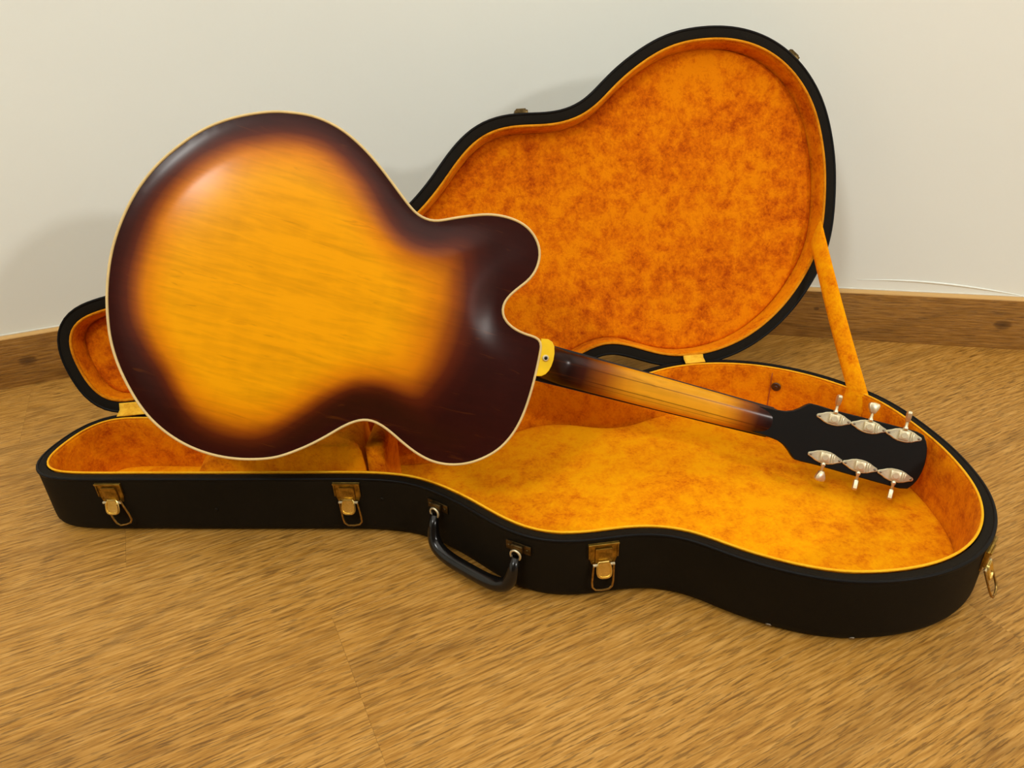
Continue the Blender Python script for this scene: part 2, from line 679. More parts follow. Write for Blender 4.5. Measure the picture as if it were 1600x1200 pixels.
def plank_mesh(L, W):
    g, c = 0.00005, 0.0003
    b = MB()
    hx, hy = L / 2 - g, W / 2 - g
    P = [(-hx, -hy), (hx, -hy), (hx, hy), (-hx, hy)]
    b.prism(P, -PLK_T, 0.0, bev=c)
    return b.mesh('plank')


pm = plank_mesh(PLN, PW)
pm.materials.append(M_floor)
row0 = 0.508                      # centre line of the row whose end joint shows in front
for r in range(-9, 8):
    v0 = row0 + r * PW
    shift = 0.055 if r == 0 else ((r * 0.437) % 1.0) * PLN
    for k in range(-4, 4):
        u0 = shift + (k + 0.5) * PLN
        c = e1 * u0 + e2 * v0
        # planks that lie wholly outside the visible part of the room are left to the screed
        if not (-2.1 < c.x < 2.3 and -1.0 < c.y < 1.75):
            continue
        o = bpy.data.objects.new('plank', pm)
        COL.objects.link(o)
        o.parent = floor_o
        o.location = (c.x, c.y, 0)
        o.rotation_euler = (0, 0, GD + (PI if (r * 3 + k) % 2 else 0))

# baseboard along the wall behind, rounded on top
BB_H = 0.097
prof = [(0, 0), (BB_T, 0), (BB_T, BB_H - 0.003), (BB_T - 0.0008, BB_H - 0.0008), (BB_T - 0.003, BB_H), (0, BB_H)]
dense = []
for i in range(len(wall_line) - 1):
    for s in np.linspace(0, 1, 6)[:-1]:
        dense.append(wall_line[i] * (1 - s) + wall_line[i + 1] * s)
dense.append(wall_line[-1])
dense = np.array(dense)
nr = offset_path(dense, 1.0) - dense
cum = np.r_[0, np.cumsum(np.linalg.norm(np.diff(dense, axis=0), axis=1))]
KN = []
for kx, ky, kz, kr in ((-0.895, 1.186, 0.066, 0.0085), (0.900, 1.163, 0.066, 0.0085), (0.590, 1.245, 0.078, 0.003)):
    A_, AB_ = dense[:-1], np.diff(dense, axis=0)
    t_ = np.clip(((np.array([kx, ky]) - A_) * AB_).sum(1) / (AB_ ** 2).sum(1), 0, 1)
    d_ = np.linalg.norm(A_ + AB_ * t_[:, None] - np.array([kx, ky]), axis=1)
    i = int(np.argmin(d_))
    KN.append((float(cum[i] + t_[i] * np.linalg.norm(AB_[i])), kz, kr))
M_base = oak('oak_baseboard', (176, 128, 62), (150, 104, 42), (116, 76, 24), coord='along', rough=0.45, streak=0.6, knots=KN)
v, f, al = [], [], []
acc = np.r_[0, np.cumsum([math.hypot(prof[i + 1][0] - prof[i][0], prof[i + 1][1] - prof[i][1]) for i in range(5)])]
for i in range(len(dense)):
    for k, (o_, z) in enumerate(prof):
        p = dense[i] + nr[i] * o_
        v.append((p[0], p[1], z))
        al.append((cum[i], acc[k], 0))
n6 = len(prof)
for i in range(len(dense) - 1):
    for k in range(n6):
        k2 = (k + 1) % n6
        f.append((i * n6 + k, i * n6 + k2, (i + 1) * n6 + k2, (i + 1) * n6 + k))
f += [tuple(range(n6)), tuple((len(dense) - 1) * n6 + k for k in reversed(range(n6)))]
m = mesh_from('baseboard_back', v, f)
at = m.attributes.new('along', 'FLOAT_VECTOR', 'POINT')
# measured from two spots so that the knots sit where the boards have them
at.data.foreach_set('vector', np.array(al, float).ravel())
fix_normals(m)
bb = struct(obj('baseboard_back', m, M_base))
auto_smooth(bb, 40)
# the caulk line on its top edge, lumpy
cp, cr_ = [], []
for i in range(0, len(dense)):
    p = dense[i] + nr[i] * 0.0004
    cp.append((p[0], p[1], BB_H + 0.0006))
    cr_.append(0.0010 + 0.0012 * rng.random())
cv, cf = tube_vf(cp, cr_, 6)
ck = obj('caulk_bead', mesh_from('caulk_bead', cv, cf), M_caulk, bb)


# marks on the wall: a filled anchor hole on the left, a ridge of filler above the right run of the baseboard
WN_L = np.array([dL[1], -dL[0]])
q = np.array([-0.842, 1.206]) - WN_L * (BB_T - 0.0005)
b = MB()
pts = [(0.006 * math.cos(a) * (1 + 0.25 * math.sin(3 * a)), 0.006 * math.sin(a)) for a in np.linspace(0, 2 * PI, 16, endpoint=False)]
b.prism(pts, -0.0005, 0.0012, bev=0.0010)
po = obj('plaster_patch', b.mesh('plaster_patch'), M_wall, wall_back)
po.matrix_local = Matrix(((dL[0], 0, WN_L[0], q[0]), (dL[1], 0, WN_L[1], q[1]), (0, 1, 0, 0.405), (0, 0, 0, 1)))
WN_R = np.array([dR[1], -dR[0]])
cp, cr_ = [], []
for k in range(24):
    t_ = k / 23
    q = PR + dR * (-0.03 + 0.30 * t_) - WN_R * (BB_T - 0.0002)
    cp.append((q[0], q[1], BB_H + 0.016 + 0.006 * math.sin(t_ * 3.0 + 0.4) - 0.016 * t_ ** 2))
    cr_.append(0.0016 * math.sin(PI * min(max(t_, 0.02), 0.98)) + 0.0002)
v, f = tube_vf(cp, cr_, 8)
obj('plaster_ridge', fix_normals(mesh_from('plaster_ridge', v, f)), M_wall, wall_back)


# ------------------------------------------------------------------ the guitar case
CASE_H = 0.088
case_u = Vector((0.99476, 0.10221, 0))
case = bpy.data.objects.new('guitar_case', None)
COL.objects.link(case)
case.location = (-0.09773, 0.95115, 0)
case.rotation_euler = (0, 0, math.atan2(case_u.y, case_u.x))
tag(case, 'open black guitar case lined with orange plush lying on the oak floor', 'guitar case')

OUT = [(-0.5333, -0.0769), (-0.5384, -0.0942), (-0.5395, -0.1128), (-0.5360, -0.1245), (-0.5290, -0.1354), (-0.5185, -0.1430), (-0.4874, -0.1514),
       (-0.3931, -0.1679), (-0.3, -0.1842), (-0.2087, -0.1994), (-0.1024, -0.218), (-0.0673, -0.2285), (-0.0452, -0.239),
       (-0.0236, -0.2560), (-0.0015, -0.2765), (0.019, -0.2985), (0.0375, -0.322), (0.0556, -0.341), (0.0736, -0.3562), (0.0915, -0.3655),
       (0.111, -0.3700), (0.1360, -0.3722), (0.1626, -0.3705), (0.1828, -0.3700), (0.2080, -0.3728), (0.2270, -0.3785), (0.2501, -0.3905),
       (0.27, -0.4091), (0.2888, -0.4262), (0.3084, -0.4400), (0.3278, -0.4523), (0.3476, -0.4630), (0.3682, -0.4713), (0.3905, -0.4763),
       (0.4142, -0.4785), (0.4392, -0.4790), (0.4666, -0.4764), (0.4941, -0.4692), (0.5185, -0.4582), (0.5387, -0.4446), (0.5579, -0.4265),
       (0.5762, -0.4025), (0.5891, -0.3777), (0.5973, -0.3540), (0.6025, -0.3303), (0.6075, -0.2999), (0.6092, -0.2751), (0.6090, -0.2500),
       (0.6045, -0.1934), (0.5935, -0.1530), (0.5766, -0.1228), (0.5557, -0.0930), (0.5310, -0.0668), (0.5037, -0.0452), (0.4727, -0.0275),
       (0.4450, -0.0175), (0.4206, -0.0113), (0.3930, -0.0085), (0.3620, -0.0092), (0.3364, -0.0140), (0.311, -0.0233), (0.2936, -0.0305), (0.2695, -0.0386),
       (0.2462, -0.0415), (0.2276, -0.0355), (0.2080, -0.0260), (0.1800, -0.0140), (0.1500, -0.0100), (0.1200, -0.0130), (0.0900, -0.0240),
       (0.0600, -0.0440), (0.0340, -0.0630), (0.0000, -0.0790), (-0.0400, -0.0850), (-0.0800, -0.0830), (-0.2, -0.0640), (-0.35, -0.0370), (-0.45, -0.0185),
       (-0.4790, -0.0130), (-0.4970, -0.0165), (-0.5105, -0.0260), (-0.5190, -0.0380), (-0.5261, -0.0553)]
OUTL = smooth_closed(catmull_closed(OUT, 320), 2.2)
ON = out_normals(OUTL)
PHI = 1.2460
vL = Vector((0, math.cos(PHI), math.sin(PHI)))
nL = Vector((0, -math.sin(PHI), math.cos(PHI)))


def base_map(u, v, d):
    return Vector((u, v, CASE_H - d))


def lid_map(u, v, d):
    return Vector((u, 0.003, CASE_H)) - vL * v - nL * d


def ring(off, d, fm):
    P = OUTL + ON * off
    return [fm(p[0], p[1], d) for p in P]


def shell(name, fm, depth, r, crown, parent, wd=0.0):
    rings = [ring(0.0, depth - (0.002 if crown else 0.006), fm), ring(0.0, 0.004, fm), ring(0.0012, 0.0004, fm), ring(0.003, -0.0003, fm)]
    rings += [ring(0.0125, depth * 0.25, fm)]
    rings = rings[:4] + [ring(0.0115 + wd, 0.0002, fm), ring(0.0122 + wd, 0.002, fm)]
    rings += [ring(0.0120 + wd, 0.012, fm), ring(0.0120 + wd, depth - r, fm)]
    for k in range(1, 8):
        a = k / 7 * PI / 2
        rings.append(ring(0.0120 + wd - r * (1 - math.cos(a)), depth - r + r * math.sin(a), fm))
    if crown:
        for k in range(1, 5):
            rings.append(ring(0.012 + wd - r - 0.006 * k, depth + crown * (1 - (1 - k / 4) ** 2), fm))
    v, f = loft(rings, True, False, True)
    n = len(OUTL)
    f.append(tuple(range(n)))
    o = obj(name, fix_normals(mesh_from(name, v, f)), M_vinyl, parent)
    auto_smooth(o, 50)
    return o


def lining(name, fm, prof_, floor_d, dome, mat, parent, seed, step=0.011):
    rings2 = [(off, d) for off, d in prof_]
    v = []
    for off, d in rings2:
        v.append(OUTL + ON * off)
    nn = len(OUTL)
    verts, faces = [], []
    for (off, d), P in zip(rings2, v):
        verts += [fm(p[0], p[1], d) for p in P]
    for i in range(len(rings2) - 1):
        for j in range(nn):
            k = (j + 1) % nn
            faces.append((i * nn + j, i * nn + k, (i + 1) * nn + k, (i + 1) * nn + j))
    fv, ff, fd = fill_points(v[-1], step)
    base = len(verts)
    from mathutils import noise as mnoise
    for p, dd in zip(fv, fd):
        w = mnoise.noise(Vector((p[0] * 22, p[1] * 22, seed))) * 0.0014 + mnoise.noise(Vector((p[0] * 70, p[1] * 70, seed + 5))) * 0.0006
        w *= min(1, dd / 0.012)
        verts.append(fm(p[0], p[1], floor_d + w + dome * (1 - math.exp(-dd / 0.05))))
    faces += [tuple(i + base for i in q) for q in ff]
    m = mesh_from(name, verts, faces)
    bm = bmesh.new()
    bm.from_mesh(m)
    bmesh.ops.remove_doubles(bm, verts=bm.verts, dist=0.0003)
    bmesh.ops.recalc_face_normals(bm, faces=bm.faces)
    bm.to_mesh(m)
    bm.free()
    return obj(name, m, mat, parent)


base_shell = shell('base_shell', base_map, CASE_H, 0.016, 0, case)
lid_shell = shell('lid_shell', lid_map, 0.048, 0.016, 0.010, case, 0.0042)
fl = CASE_H - 0.009
side = loft([[base_map(q[0], q[1], d) for q in OUTL + ON * off] for off, d in [(-0.0004, 0.0008), (-0.0018, 0.0002), (-0.0036, 0.003), (-0.0046, 0.015), (-0.0056, 0.045), (-0.0066, fl - 0.006), (-0.0074, fl + 0.002)]])
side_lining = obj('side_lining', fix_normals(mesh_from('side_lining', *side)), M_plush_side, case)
floor_pad = lining('floor_pad', base_map, [(-0.0070, fl + 0.003), (-0.0080, fl + 0.001), (-0.0105, fl - 0.0012), (-0.0150, fl - 0.0015)], fl - 0.0015, 0.0, M_plush, case, 1.0)
lside = loft([[lid_map(q[0], q[1], d) for q in OUTL + ON * off] for off, d in [(-0.0004, 0.0008), (-0.0020, 0.0002), (-0.0042, 0.0020), (-0.0052, 0.010), (-0.0062, 0.020), (-0.0070, 0.027), (-0.0076, 0.0305)]])
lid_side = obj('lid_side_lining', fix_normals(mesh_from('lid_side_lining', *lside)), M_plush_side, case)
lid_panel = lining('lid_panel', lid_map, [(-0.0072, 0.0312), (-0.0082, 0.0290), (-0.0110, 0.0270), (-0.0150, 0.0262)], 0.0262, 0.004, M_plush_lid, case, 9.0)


def welt(name, fm, off, d, r, mat):
    P = OUTL + ON * off
    path_ = [fm(p[0], p[1], d) for p in P]
    v, f = tube_vf(path_, r, 8, closed=True)
    return obj(name, fix_normals(mesh_from(name, v, f)), mat, case)


tag(welt('base_welt', base_map, -0.0012, -0.0008, 0.0014, M_gold), 'gold piping along the inner rim of the case base')
tag(welt('lid_welt', lid_map, -0.0016, -0.0006, 0.0020, M_lip), 'gold piping along the inner rim of the lid')
welt('base_rim_bead', base_map, 0.0112, 0.0012, 0.0022, M_trim)
welt('lid_rim_bead', lid_map, 0.0154, 0.0012, 0.0022, M_trim)


def ribbon(name, left, right, thick, mat, parent, sub=1):
    """a padded strip between two rows of points"""
    L = [Vector(p) for p in left]
    Rr = [Vector(p) for p in right]
    n = len(L)
    rings = []
    for i in range(n):
        t = (L[min(i + 1, n - 1)] - L[max(i - 1, 0)]) + (Rr[min(i + 1, n - 1)] - Rr[max(i - 1, 0)])
        w = (Rr[i] - L[i])
        nn = t.cross(w).normalized() * thick
        rg = []
        for k in range(7):
            s = k / 6
            rg.append(L[i] + w * s + nn * (0.5 * math.sin(PI * s) ** 0.6))
        for k in range(7):
            s = 1 - k / 6
            rg.append(L[i] + w * s - nn * (0.5 * math.sin(PI * s) ** 0.6) - nn * 0.02)
        rings.append(rg)
    v, f = loft(rings, True, True, True)
    return obj(name, fix_normals(mesh_from(name, v, f)), mat, parent)


# cloth hinge straps between base and lid
for (ua, ub, va) in ((0.372, 0.404, -0.0100), (-0.482, -0.440, -0.0145)):
    L_, R_ = [], []
    for s in np.linspace(0, 1, 9):
        if s < 0.5:
            q = s / 0.5
            p = base_map(0, va * (1 - q) - 0.003 * q, 0) + Vector((0, 0, 0.003 + 0.002 * math.sin(q * PI / 2)))
        else:
            q = (s - 0.5) / 0.5
            p = lid_map(0, -0.003 * (1 - q) + va * q, 0) + nL * (0.004 - 0.001 * q) + Vector((0, 0, 0.002 * (1 - q)))
        L_.append((ua, p.y, p.z))
        R_.append((ub, p.y, p.z))
    tag(ribbon('hinge_strap', L_, R_, 0.0022, M_web, case), 'pale gold cloth hinge strap')

# plush stay that holds the lid open
a_ = lid_map(0.6010, -0.205, -0.001)
b_ = lid_map(0.5860, -0.168, 0.003)
c_ = base_map(0.5735, -0.1235, -0.001)
d_ = base_map(0.5915, -0.1500, -0.001)
c2, d2 = base_map(0.5660, -0.1275, 0.036), base_map(0.5840, -0.1540, 0.036)
L_, R_ = [], []
for s in np.linspace(0, 1, 12):
    sag = Vector((0, 0, -0.004 * math.sin(PI * s)))
    L_.append(b_.lerp(c_, s) + sag)
    R_.append(a_.lerp(d_, s) + sag)
for s in (0.25, 0.6, 1.0):
    L_.append(c_.lerp(c2, s))
    R_.append(d_.lerp(d2, s))
tag(ribbon('lid_stay', L_, R_, 0.006, M_plush, case), 'orange plush strap holding the lid open')

# plush covered accessory compartment across the neck end of the base
W2L = Matrix.Rotation(-case.rotation_euler.z, 4, 'Z') @ Matrix.Translation(-case.location)


def neck_v(u):
    """front and back inner edge of the base's neck section at u"""
    fr = np.interp(u, [-0.4874, -0.3931, -0.3, -0.2087, -0.1024], [-0.1514, -0.1679, -0.1842, -0.1994, -0.218])
    bk = np.interp(u, [-0.45, -0.35, -0.2, -0.08], [-0.0185, -0.0370, -0.0640, -0.083])
    return fr + 0.012, bk - 0.012


def pillow(name, u0, u1, ztop, mat, parent, rr=0.010, end_r=0.02):
    nu, nv = 26, 12
    vv, ff = [], []
    for i in range(nu + 1):
        u = u0 + (u1 - u0) * i / nu
        f0, b0 = neck_v(u)
        eu = min(u - u0, u1 - u)
        hu = 1 - max(0, 1 - eu / end_r) ** 2.5
        for j in range(nv + 1):
            s = j / nv
            ev = min(s, 1 - s) * (b0 - f0)
            hv = 1 - max(0, 1 - ev / rr) ** 2.5
            zt = float(np.interp(u, [-0.345, -0.275, -0.12], [0.074, 0.1130, 0.1150]))
            z = 0.012 + (zt - 0.012) * max(0.0, min(hu, 1)) ** 0.5 * max(0.0, hv) ** 0.5 + 0.0015 * math.sin(u * 60 + s * 5)
            vv.append((u, f0 + (b0 - f0) * s, max(z, 0.011)))
    for i in range(nu):
        for j in range(nv):
            a = i * (nv + 1) + j
            ff.append((a, a + 1, a + nv + 2, a + nv + 1))
    nb = len(vv)
    # skirt down to the floor of the base
    border = [j for j in range(nv + 1)] + [i * (nv + 1) + nv for i in range(1, nu + 1)] + [nu * (nv + 1) + j for j in range(nv - 1, -1, -1)] + [i * (nv + 1) for i in range(nu - 1, 0, -1)]
    for k in border:
        x, y, z = vv[k]
        vv.append((x, y, 0.0095))
    nn = len(border)
    for k in range(nn):
        k2 = (k + 1) % nn
        ff.append((border[k], border[k2], nb + k2, nb + k))
    ff.append(tuple(nb + k for k in range(nn)))
    return obj(name, fix_normals(mesh_from(name, vv, ff)), mat, parent)


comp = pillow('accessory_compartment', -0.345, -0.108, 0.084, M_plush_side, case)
# its raised end rest
b = MB()
b.box((0, 0, 0), (0.025, 0.085, 0.105), bev=0.009)
rest = b.mesh('neck_rest')
ro_ = obj('neck_rest', rest, M_plush_side, case)
ro_.location = (-0.094, -0.160, 0.0660)
ro_.rotation_euler = (0, 0, math.radians(-9))

# snap stud on the lining of the back wall
def outline_frame(u_target, v_target, off):
    i = int(np.argmin(((OUTL - np.array([u_target, v_target])) ** 2).sum(1)))
    nrm = Vector((ON[i][0], ON[i][1], 0))
    tan = Vector((-nrm.y, nrm.x, 0))       # left of outward: x axis when looking at the wall from outside
    p = OUTL[i] + ON[i] * off
    return Vector((p[0], p[1], 0)), tan, nrm


def frame_matrix(o, x, y, z):
    return Matrix(((x.x, y.x, z.x, o.x), (x.y, y.y, z.y, o.y), (x.z, y.z, z.z, o.z), (0, 0, 0, 1)))


p, tan, nrm = outline_frame(0.5115, -0.0485, -0.0062)
b = MB()
pts = [(0.007 * math.cos(a), 0.007 * math.sin(a)) for a in np.linspace(0, 2 * PI, 20, endpoint=False)]
b.prism(pts, 0, 0.002, bev=0.001)
pts = [(0.0028 * math.cos(a), 0.0028 * math.sin(a)) for a in np.linspace(0, 2 * PI, 12, endpoint=False)]
b.prism(pts, 0.002, 0.0035, bev=0.0008)
sm = b.mesh('snap_stud')
so = obj('snap_stud', sm, M_stud, case)
so.matrix_local = frame_matrix(p + Vector((0, 0, 0.060)), tan, Vector((0, 0, 1)), -nrm)
tag(so, 'dark snap stud on the orange back wall')
auto_smooth(so)


# latches on the outside of the base (x along the wall, y out of the wall, z up; origin on the wall at the rim)
def make_latch():
    b = MB()
    # plate: a shield, wider at the top
    P = [(-0.0170, -0.0055), (0.0170, -0.0055), (0.0166, -0.024), (0.0130, -0.0345), (-0.0130, -0.0345), (-0.0166, -0.024)]
    Mx = Matrix(((1, 0, 0, 0), (0, 0, 1, 0), (0, 1, 0, 0), (0, 0, 0, 1)))
    b.prism(P, -0.0006, 0.0012, Mx, bev=0.0005)
    b.box((0, 0.0020, -0.0068), (0.0345, 0.0034, 0.0026), bev=0.0008)
    b.box((-0.0160, 0.0014, -0.0165), (0.0016, 0.0026, 0.018), bev=0.0005)
    b.box((0.0160, 0.0014, -0.0165), (0.0016, 0.0026, 0.018), bev=0.0005)
    plate = b.mesh('latch')
    b = MB()
    b.box((0, 0.0024, -0.0215), (0.0190, 0.0022, 0.0200), bev=0.0007)
    b.box((0, 0.0040, -0.0120), (0.0190, 0.0018, 0.0024), bev=0.0005)
    hasp = b.mesh('hasp')
    b = MB()
    P = [(0.0088 * math.copysign(abs(math.cos(a)) ** 0.66, math.cos(a)) * (1.0 - 0.10 * math.sin(a)), 0.0112 * math.copysign(abs(math.sin(a)) ** 0.8, math.sin(a))) for a in np.linspace(0, 2 * PI, 28, endpoint=False)]
    P = [(x, max(min(z, 0.0092), -0.0112)) for x, z in P]
    Mt = Matrix.Translation((0, 0.0052, -0.0385)) @ Matrix.Rotation(math.radians(17), 4, 'X') @ Mx
    b.prism(P, 0, 0.0026, Mt, bev=0.0010)
    # raised rim round a sunk face
    rim = []
    for q, h_ in ((0.95, 0.0024), (0.92, 0.0038), (0.76, 0.0038), (0.72, 0.0024)):
        rim.append([Mt @ Vector((x * q, z * q, h_)) for x, z in P])
    b.add(loft(rim, True))
    lever = b.mesh('latch_lever')
    b = MB()
    b.add(tube_vf([(-0.0122, 0.0042, -0.0335), (0.0122, 0.0042, -0.0335)], 0.0017, 8))
    pins = b.mesh('pivot_pin')
    pts_ = []
    for x, z in ((-0.0112, -0.0335), (-0.0117, -0.046), (-0.0120, -0.0560), (-0.0112, -0.0630), (-0.0075, -0.0668), (0, -0.0676), (0.0075, -0.0668), (0.0112, -0.0630), (0.0120, -0.0560), (0.0117, -0.046), (0.0112, -0.0335)):
        pts_.append((x, 0.0040 + (-0.0335 - z) * 0.10, z))
    v, f = tube_vf(pts_, 0.00125, 8)
    bail = fix_normals(mesh_from('latch_bail', v, f))
    return plate, hasp, lever, pins, bail


LM = make_latch()


def place_latch(u, v, swing=0.0, lean=0.0, label=None):
    p, tan, nrm = outline_frame(u, v, 0.0122)
    o = obj('latch', LM[0], M_brass, case)
    o.matrix_local = frame_matrix(p + Vector((0, 0, CASE_H)), tan, nrm, Vector((0, 0, 1)))
    for nm, me, mt in (('hasp', LM[1], M_brass), ('latch_lever', LM[2], M_gilt), ('pivot_pin', LM[3], M_nickel), ('latch_bail', LM[4], M_bail)):
        c = obj(nm, me, mt, o)
        auto_smooth(c, 40)
        if nm == 'latch_bail':
            piv = Vector((0, 0.004, -0.0335))
            c.matrix_local = Matrix.Translation(piv) @ Matrix.Rotation(swing, 4, 'Y') @ Matrix.Rotation(lean, 4, 'X') @ Matrix.Translation(-piv)
    auto_smooth(o, 40)
    if label:
        o['label'] = label
    return o


place_latch(-0.4345, -0.160, swing=-0.30, label='brass latch nearest the narrow end of the case')
place_latch(-0.1330, -0.213, swing=-0.10, label='brass latch with a gilt lever on the straight side')
place_latch(0.1530, -0.371, swing=0.06, label='brass latch between handle and wide end')
place_latch(0.5400, -0.4435, swing=0.05, lean=0.35, label='latch at the wide end seen side-on')


# catches along the free edge of the lid
def make_catch():
    b = MB()
    b.box((0, 0.003, 0.004), (0.020, 0.006, 0.013), bev=0.0012)
    b.box((0, 0.0065, 0.004), (0.015, 0.004, 0.008), bev=0.0012)
    return b.mesh('lid_catch')


CM = make_catch()
for (u, v) in ((0.1422, -0.3708), (0.5463, -0.4389), (-0.133, -0.213), (-0.4345, -0.160)):
    i = int(np.argmin(((OUTL - np.array([u, v])) ** 2).sum(1)))
    P0 = OUTL[i] + ON[i] * 0.0160
    o0 = lid_map(P0[0], P0[1], 0.004)
    y = (lid_map(P0[0] + ON[i][0], P0[1] + ON[i][1], 0.004) - o0).normalized()
    z = -nL
    x = y.cross(z)
    o = obj('lid_catch', CM, M_bronze, case)
    o.matrix_local = frame_matrix(o0, x, y, z)
    auto_smooth(o, 40)

# carrying handle
hm = []
for (u, v) in ((-0.0165, -0.2625), (0.0680, -0.3520)):
    p, tan, nrm = outline_frame(u, v, 0.0122)
    hm.append((p, tan, nrm))
handle = None
zc = CASE_H - 0.022
p0, p1 = hm[0][0], hm[1][0]
hn = (hm[0][2] + hm[1][2]).normalized()
ht = (p1 - p0).normalized()
A = p0 + hm[0][2] * 0.009 + Vector((0, 0, zc - 0.005))
B = p1 + hm[1][2] * 0.009 + Vector((0, 0, zc - 0.005))
pts, rad = [], []
for s in np.linspace(0, 1, 33):
    c_ = 2 * s - 1
    e_ = math.copysign(abs(c_) ** 0.62, c_)
    bow = (1 - abs(c_) ** 3.0) ** 0.62
    q = A.lerp(B, 0.5 + 0.5 * math.sin(c_ * PI / 2) * 1.0)
    q = q + hn * (0.013 * bow) + Vector((0, 0, -0.044 * bow))
    pts.append(q)
    rad.append(0.0050 + 0.0034 * min(1.0, bow * 1.2))
v, f = tube_vf(pts, rad, 14)
handle = obj('handle', fix_normals(mesh_from('handle', v, f)), M_handle, case)
tag(handle, 'glossy black carrying handle hanging down')


def make_mount():
    b = MB()
    b.box((0, 0.001, 0), (0.031, 0.002, 0.012), bev=0.0007)
    b.box((0, 0.004, 0.001), (0.015, 0.006, 0.010), bev=0.0016)
    for sx in (-1, 1):
        pts_ = [(0.0115 * sx + 0.0022 * math.cos(a), 0.0022 * math.sin(a)) for a in np.linspace(0, 2 * PI, 10, endpoint=False)]
        Mx = Matrix(((1, 0, 0, 0), (0, 0, 1, 0), (0, 1, 0, 0), (0, 0, 0, 1)))
        b.prism(pts_, 0.002, 0.0034, Mx, bev=0.0005)
    plate = b.mesh('handle_mount')
    loop = [(0.0060 * math.cos(a), 0.0085 , -0.0055 + 0.0065 * math.sin(a)) for a in np.linspace(0, 2 * PI, 18, endpoint=False)]
    v, f = tube_vf(loop, 0.0014, 8, closed=True)
    return plate, fix_normals(mesh_from('handle_loop', v, f))


HM = make_mount()
for (p, tan, nrm) in hm:
    o = obj('handle_mount', HM[0], M_bronze, case)
    o.matrix_local = frame_matrix(p + Vector((0, 0, zc + 0.003)), tan, nrm, Vector((0, 0, 1)))
    auto_smooth(o, 40)
    c = obj('handle_loop', HM[1], M_nickel, o)

# a vertical seam in the lining of the back wall
p, tan, nrm = outline_frame(0.4985, -0.0415, -0.0060)
v, f = tube_vf([p + Vector((0, 0, z)) for z in np.linspace(0.012, 0.082, 8)], 0.0009, 6)
obj('lining_seam', mesh_from('lining_seam', v, f), M_seam, case)
# front of the base: a dark domed head, and a steel disc for a scuff
b = MB()
pts = [(0.0028 * math.cos(a), 0.0028 * math.sin(a)) for a in np.linspace(0, 2 * PI, 14, endpoint=False)]
b.prism(pts, -0.0004, 0.0012, bev=0.0009)
RV = b.mesh('rivet_scuff')
for (u, v_, z) in ((-0.312, -0.182, 0.040), (-0.090, -0.221, 0.058)):
    p, tan, nrm = outline_frame(u, v_, 0.0121)
    o = obj('rivet_scuff', RV, M_steel if z > 0.05 else M_vinyl, case)
    o.matrix_local = frame_matrix(p + Vector((0, 0, z)), tan, Vector((0, 0, 1)), nrm)

# small metal glides under the front of the base
b = MB()
pts = [(0.0034 * math.cos(a), 0.0034 * math.sin(a)) for a in np.linspace(0, 2 * PI, 16, endpoint=False)]
b.prism(pts, 0, 0.0022, bev=0.0010)
GM = b.mesh('glide_stud')
for (u, v) in ((0.390, -0.4765), (0.3180, -0.4475)):
    p, tan, nrm = outline_frame(u, v, 0.0090)
    o = obj('glide_stud', GM, M_steel, case)
    z = (nrm * 0.8 + Vector((0, 0, -0.6))).normalized()
    o.matrix_local = frame_matrix(p + Vector((0, 0, 0.0080)), tan, z.cross(tan), z)


# ------------------------------------------------------------------ the guitar
GX = Vector((0.94532, 0.00883, -0.32602)).normalized()
GZ = Vector((0.13724, -0.91759, 0.37308))
GZ = (GZ - GX * GZ.dot(GX)).normalized()
GY = GZ.cross(GX)
GS = 0.95524
G0 = Vector((-0.42706, 0.74650, 0.37710))
guitar = bpy.data.objects.new('archtop_guitar', None)
COL.objects.link(guitar)
guitar.matrix_world = frame_matrix(G0, GX, GY, GZ) @ Matrix.Scale(GS, 4)
tag(guitar, 'sunburst hollow-body archtop guitar shown from its back, standing on edge in the open case', 'guitar')

BODY = [(0.1341, 0.2023), (0.0967, 0.1844), (0.0681, 0.1631), (0.0451, 0.1366), (0.0257, 0.107), (0.0111, 0.0726), (0.0023, 0.0331), (0.0, -0.0045),
        (0.0043, -0.0451), (0.0106, -0.0719), (0.0189, -0.0969), (0.0313, -0.1211), (0.0464, -0.1425), (0.0647, -0.1634), (0.0843, -0.1795), (0.1087, -0.1924),
        (0.1323, -0.1997), (0.1595, -0.2028), (0.1903, -0.2003), (0.2265, -0.1898), (0.2455, -0.1781), (0.2641, -0.164), (0.2826, -0.147), (0.297, -0.1326),
        (0.3103, -0.1229), (0.3207, -0.1188), (0.3323, -0.1192), (0.3497, -0.1256), (0.3709, -0.1369), (0.3918, -0.1463), (0.4118, -0.1512), (0.4329, -0.1504),
        (0.455, -0.1435), (0.4749, -0.1305), (0.49, -0.1148), (0.5013, -0.0924), (0.507, -0.0683), (0.5091, -0.0415), (0.5092, -0.017), (0.5080, 0.0080),
        (0.5062, 0.0270), (0.5030, 0.0302), (0.4900, 0.0305), (0.4764, 0.0315), (0.4650, 0.0348), (0.4562, 0.0393), (0.448, 0.0497), (0.4483, 0.064), (0.4579, 0.0803), (0.4714, 0.0978), (0.4765, 0.113),
        (0.4752, 0.1328), (0.4657, 0.1479), (0.4501, 0.1586), (0.4286, 0.1624), (0.4039, 0.1597), (0.3807, 0.1511), (0.3586, 0.1412), (0.3431, 0.1336),
        (0.3313, 0.1326), (0.3181, 0.1362), (0.3064, 0.1441), (0.2885, 0.1583), (0.2588, 0.181), (0.2308, 0.1977), (0.2053, 0.2073), (0.1767, 0.2105), (0.1543, 0.2073)]
BO = smooth_closed(catmull_closed(BODY, 300), 1.3)
DEPTH = 0.086

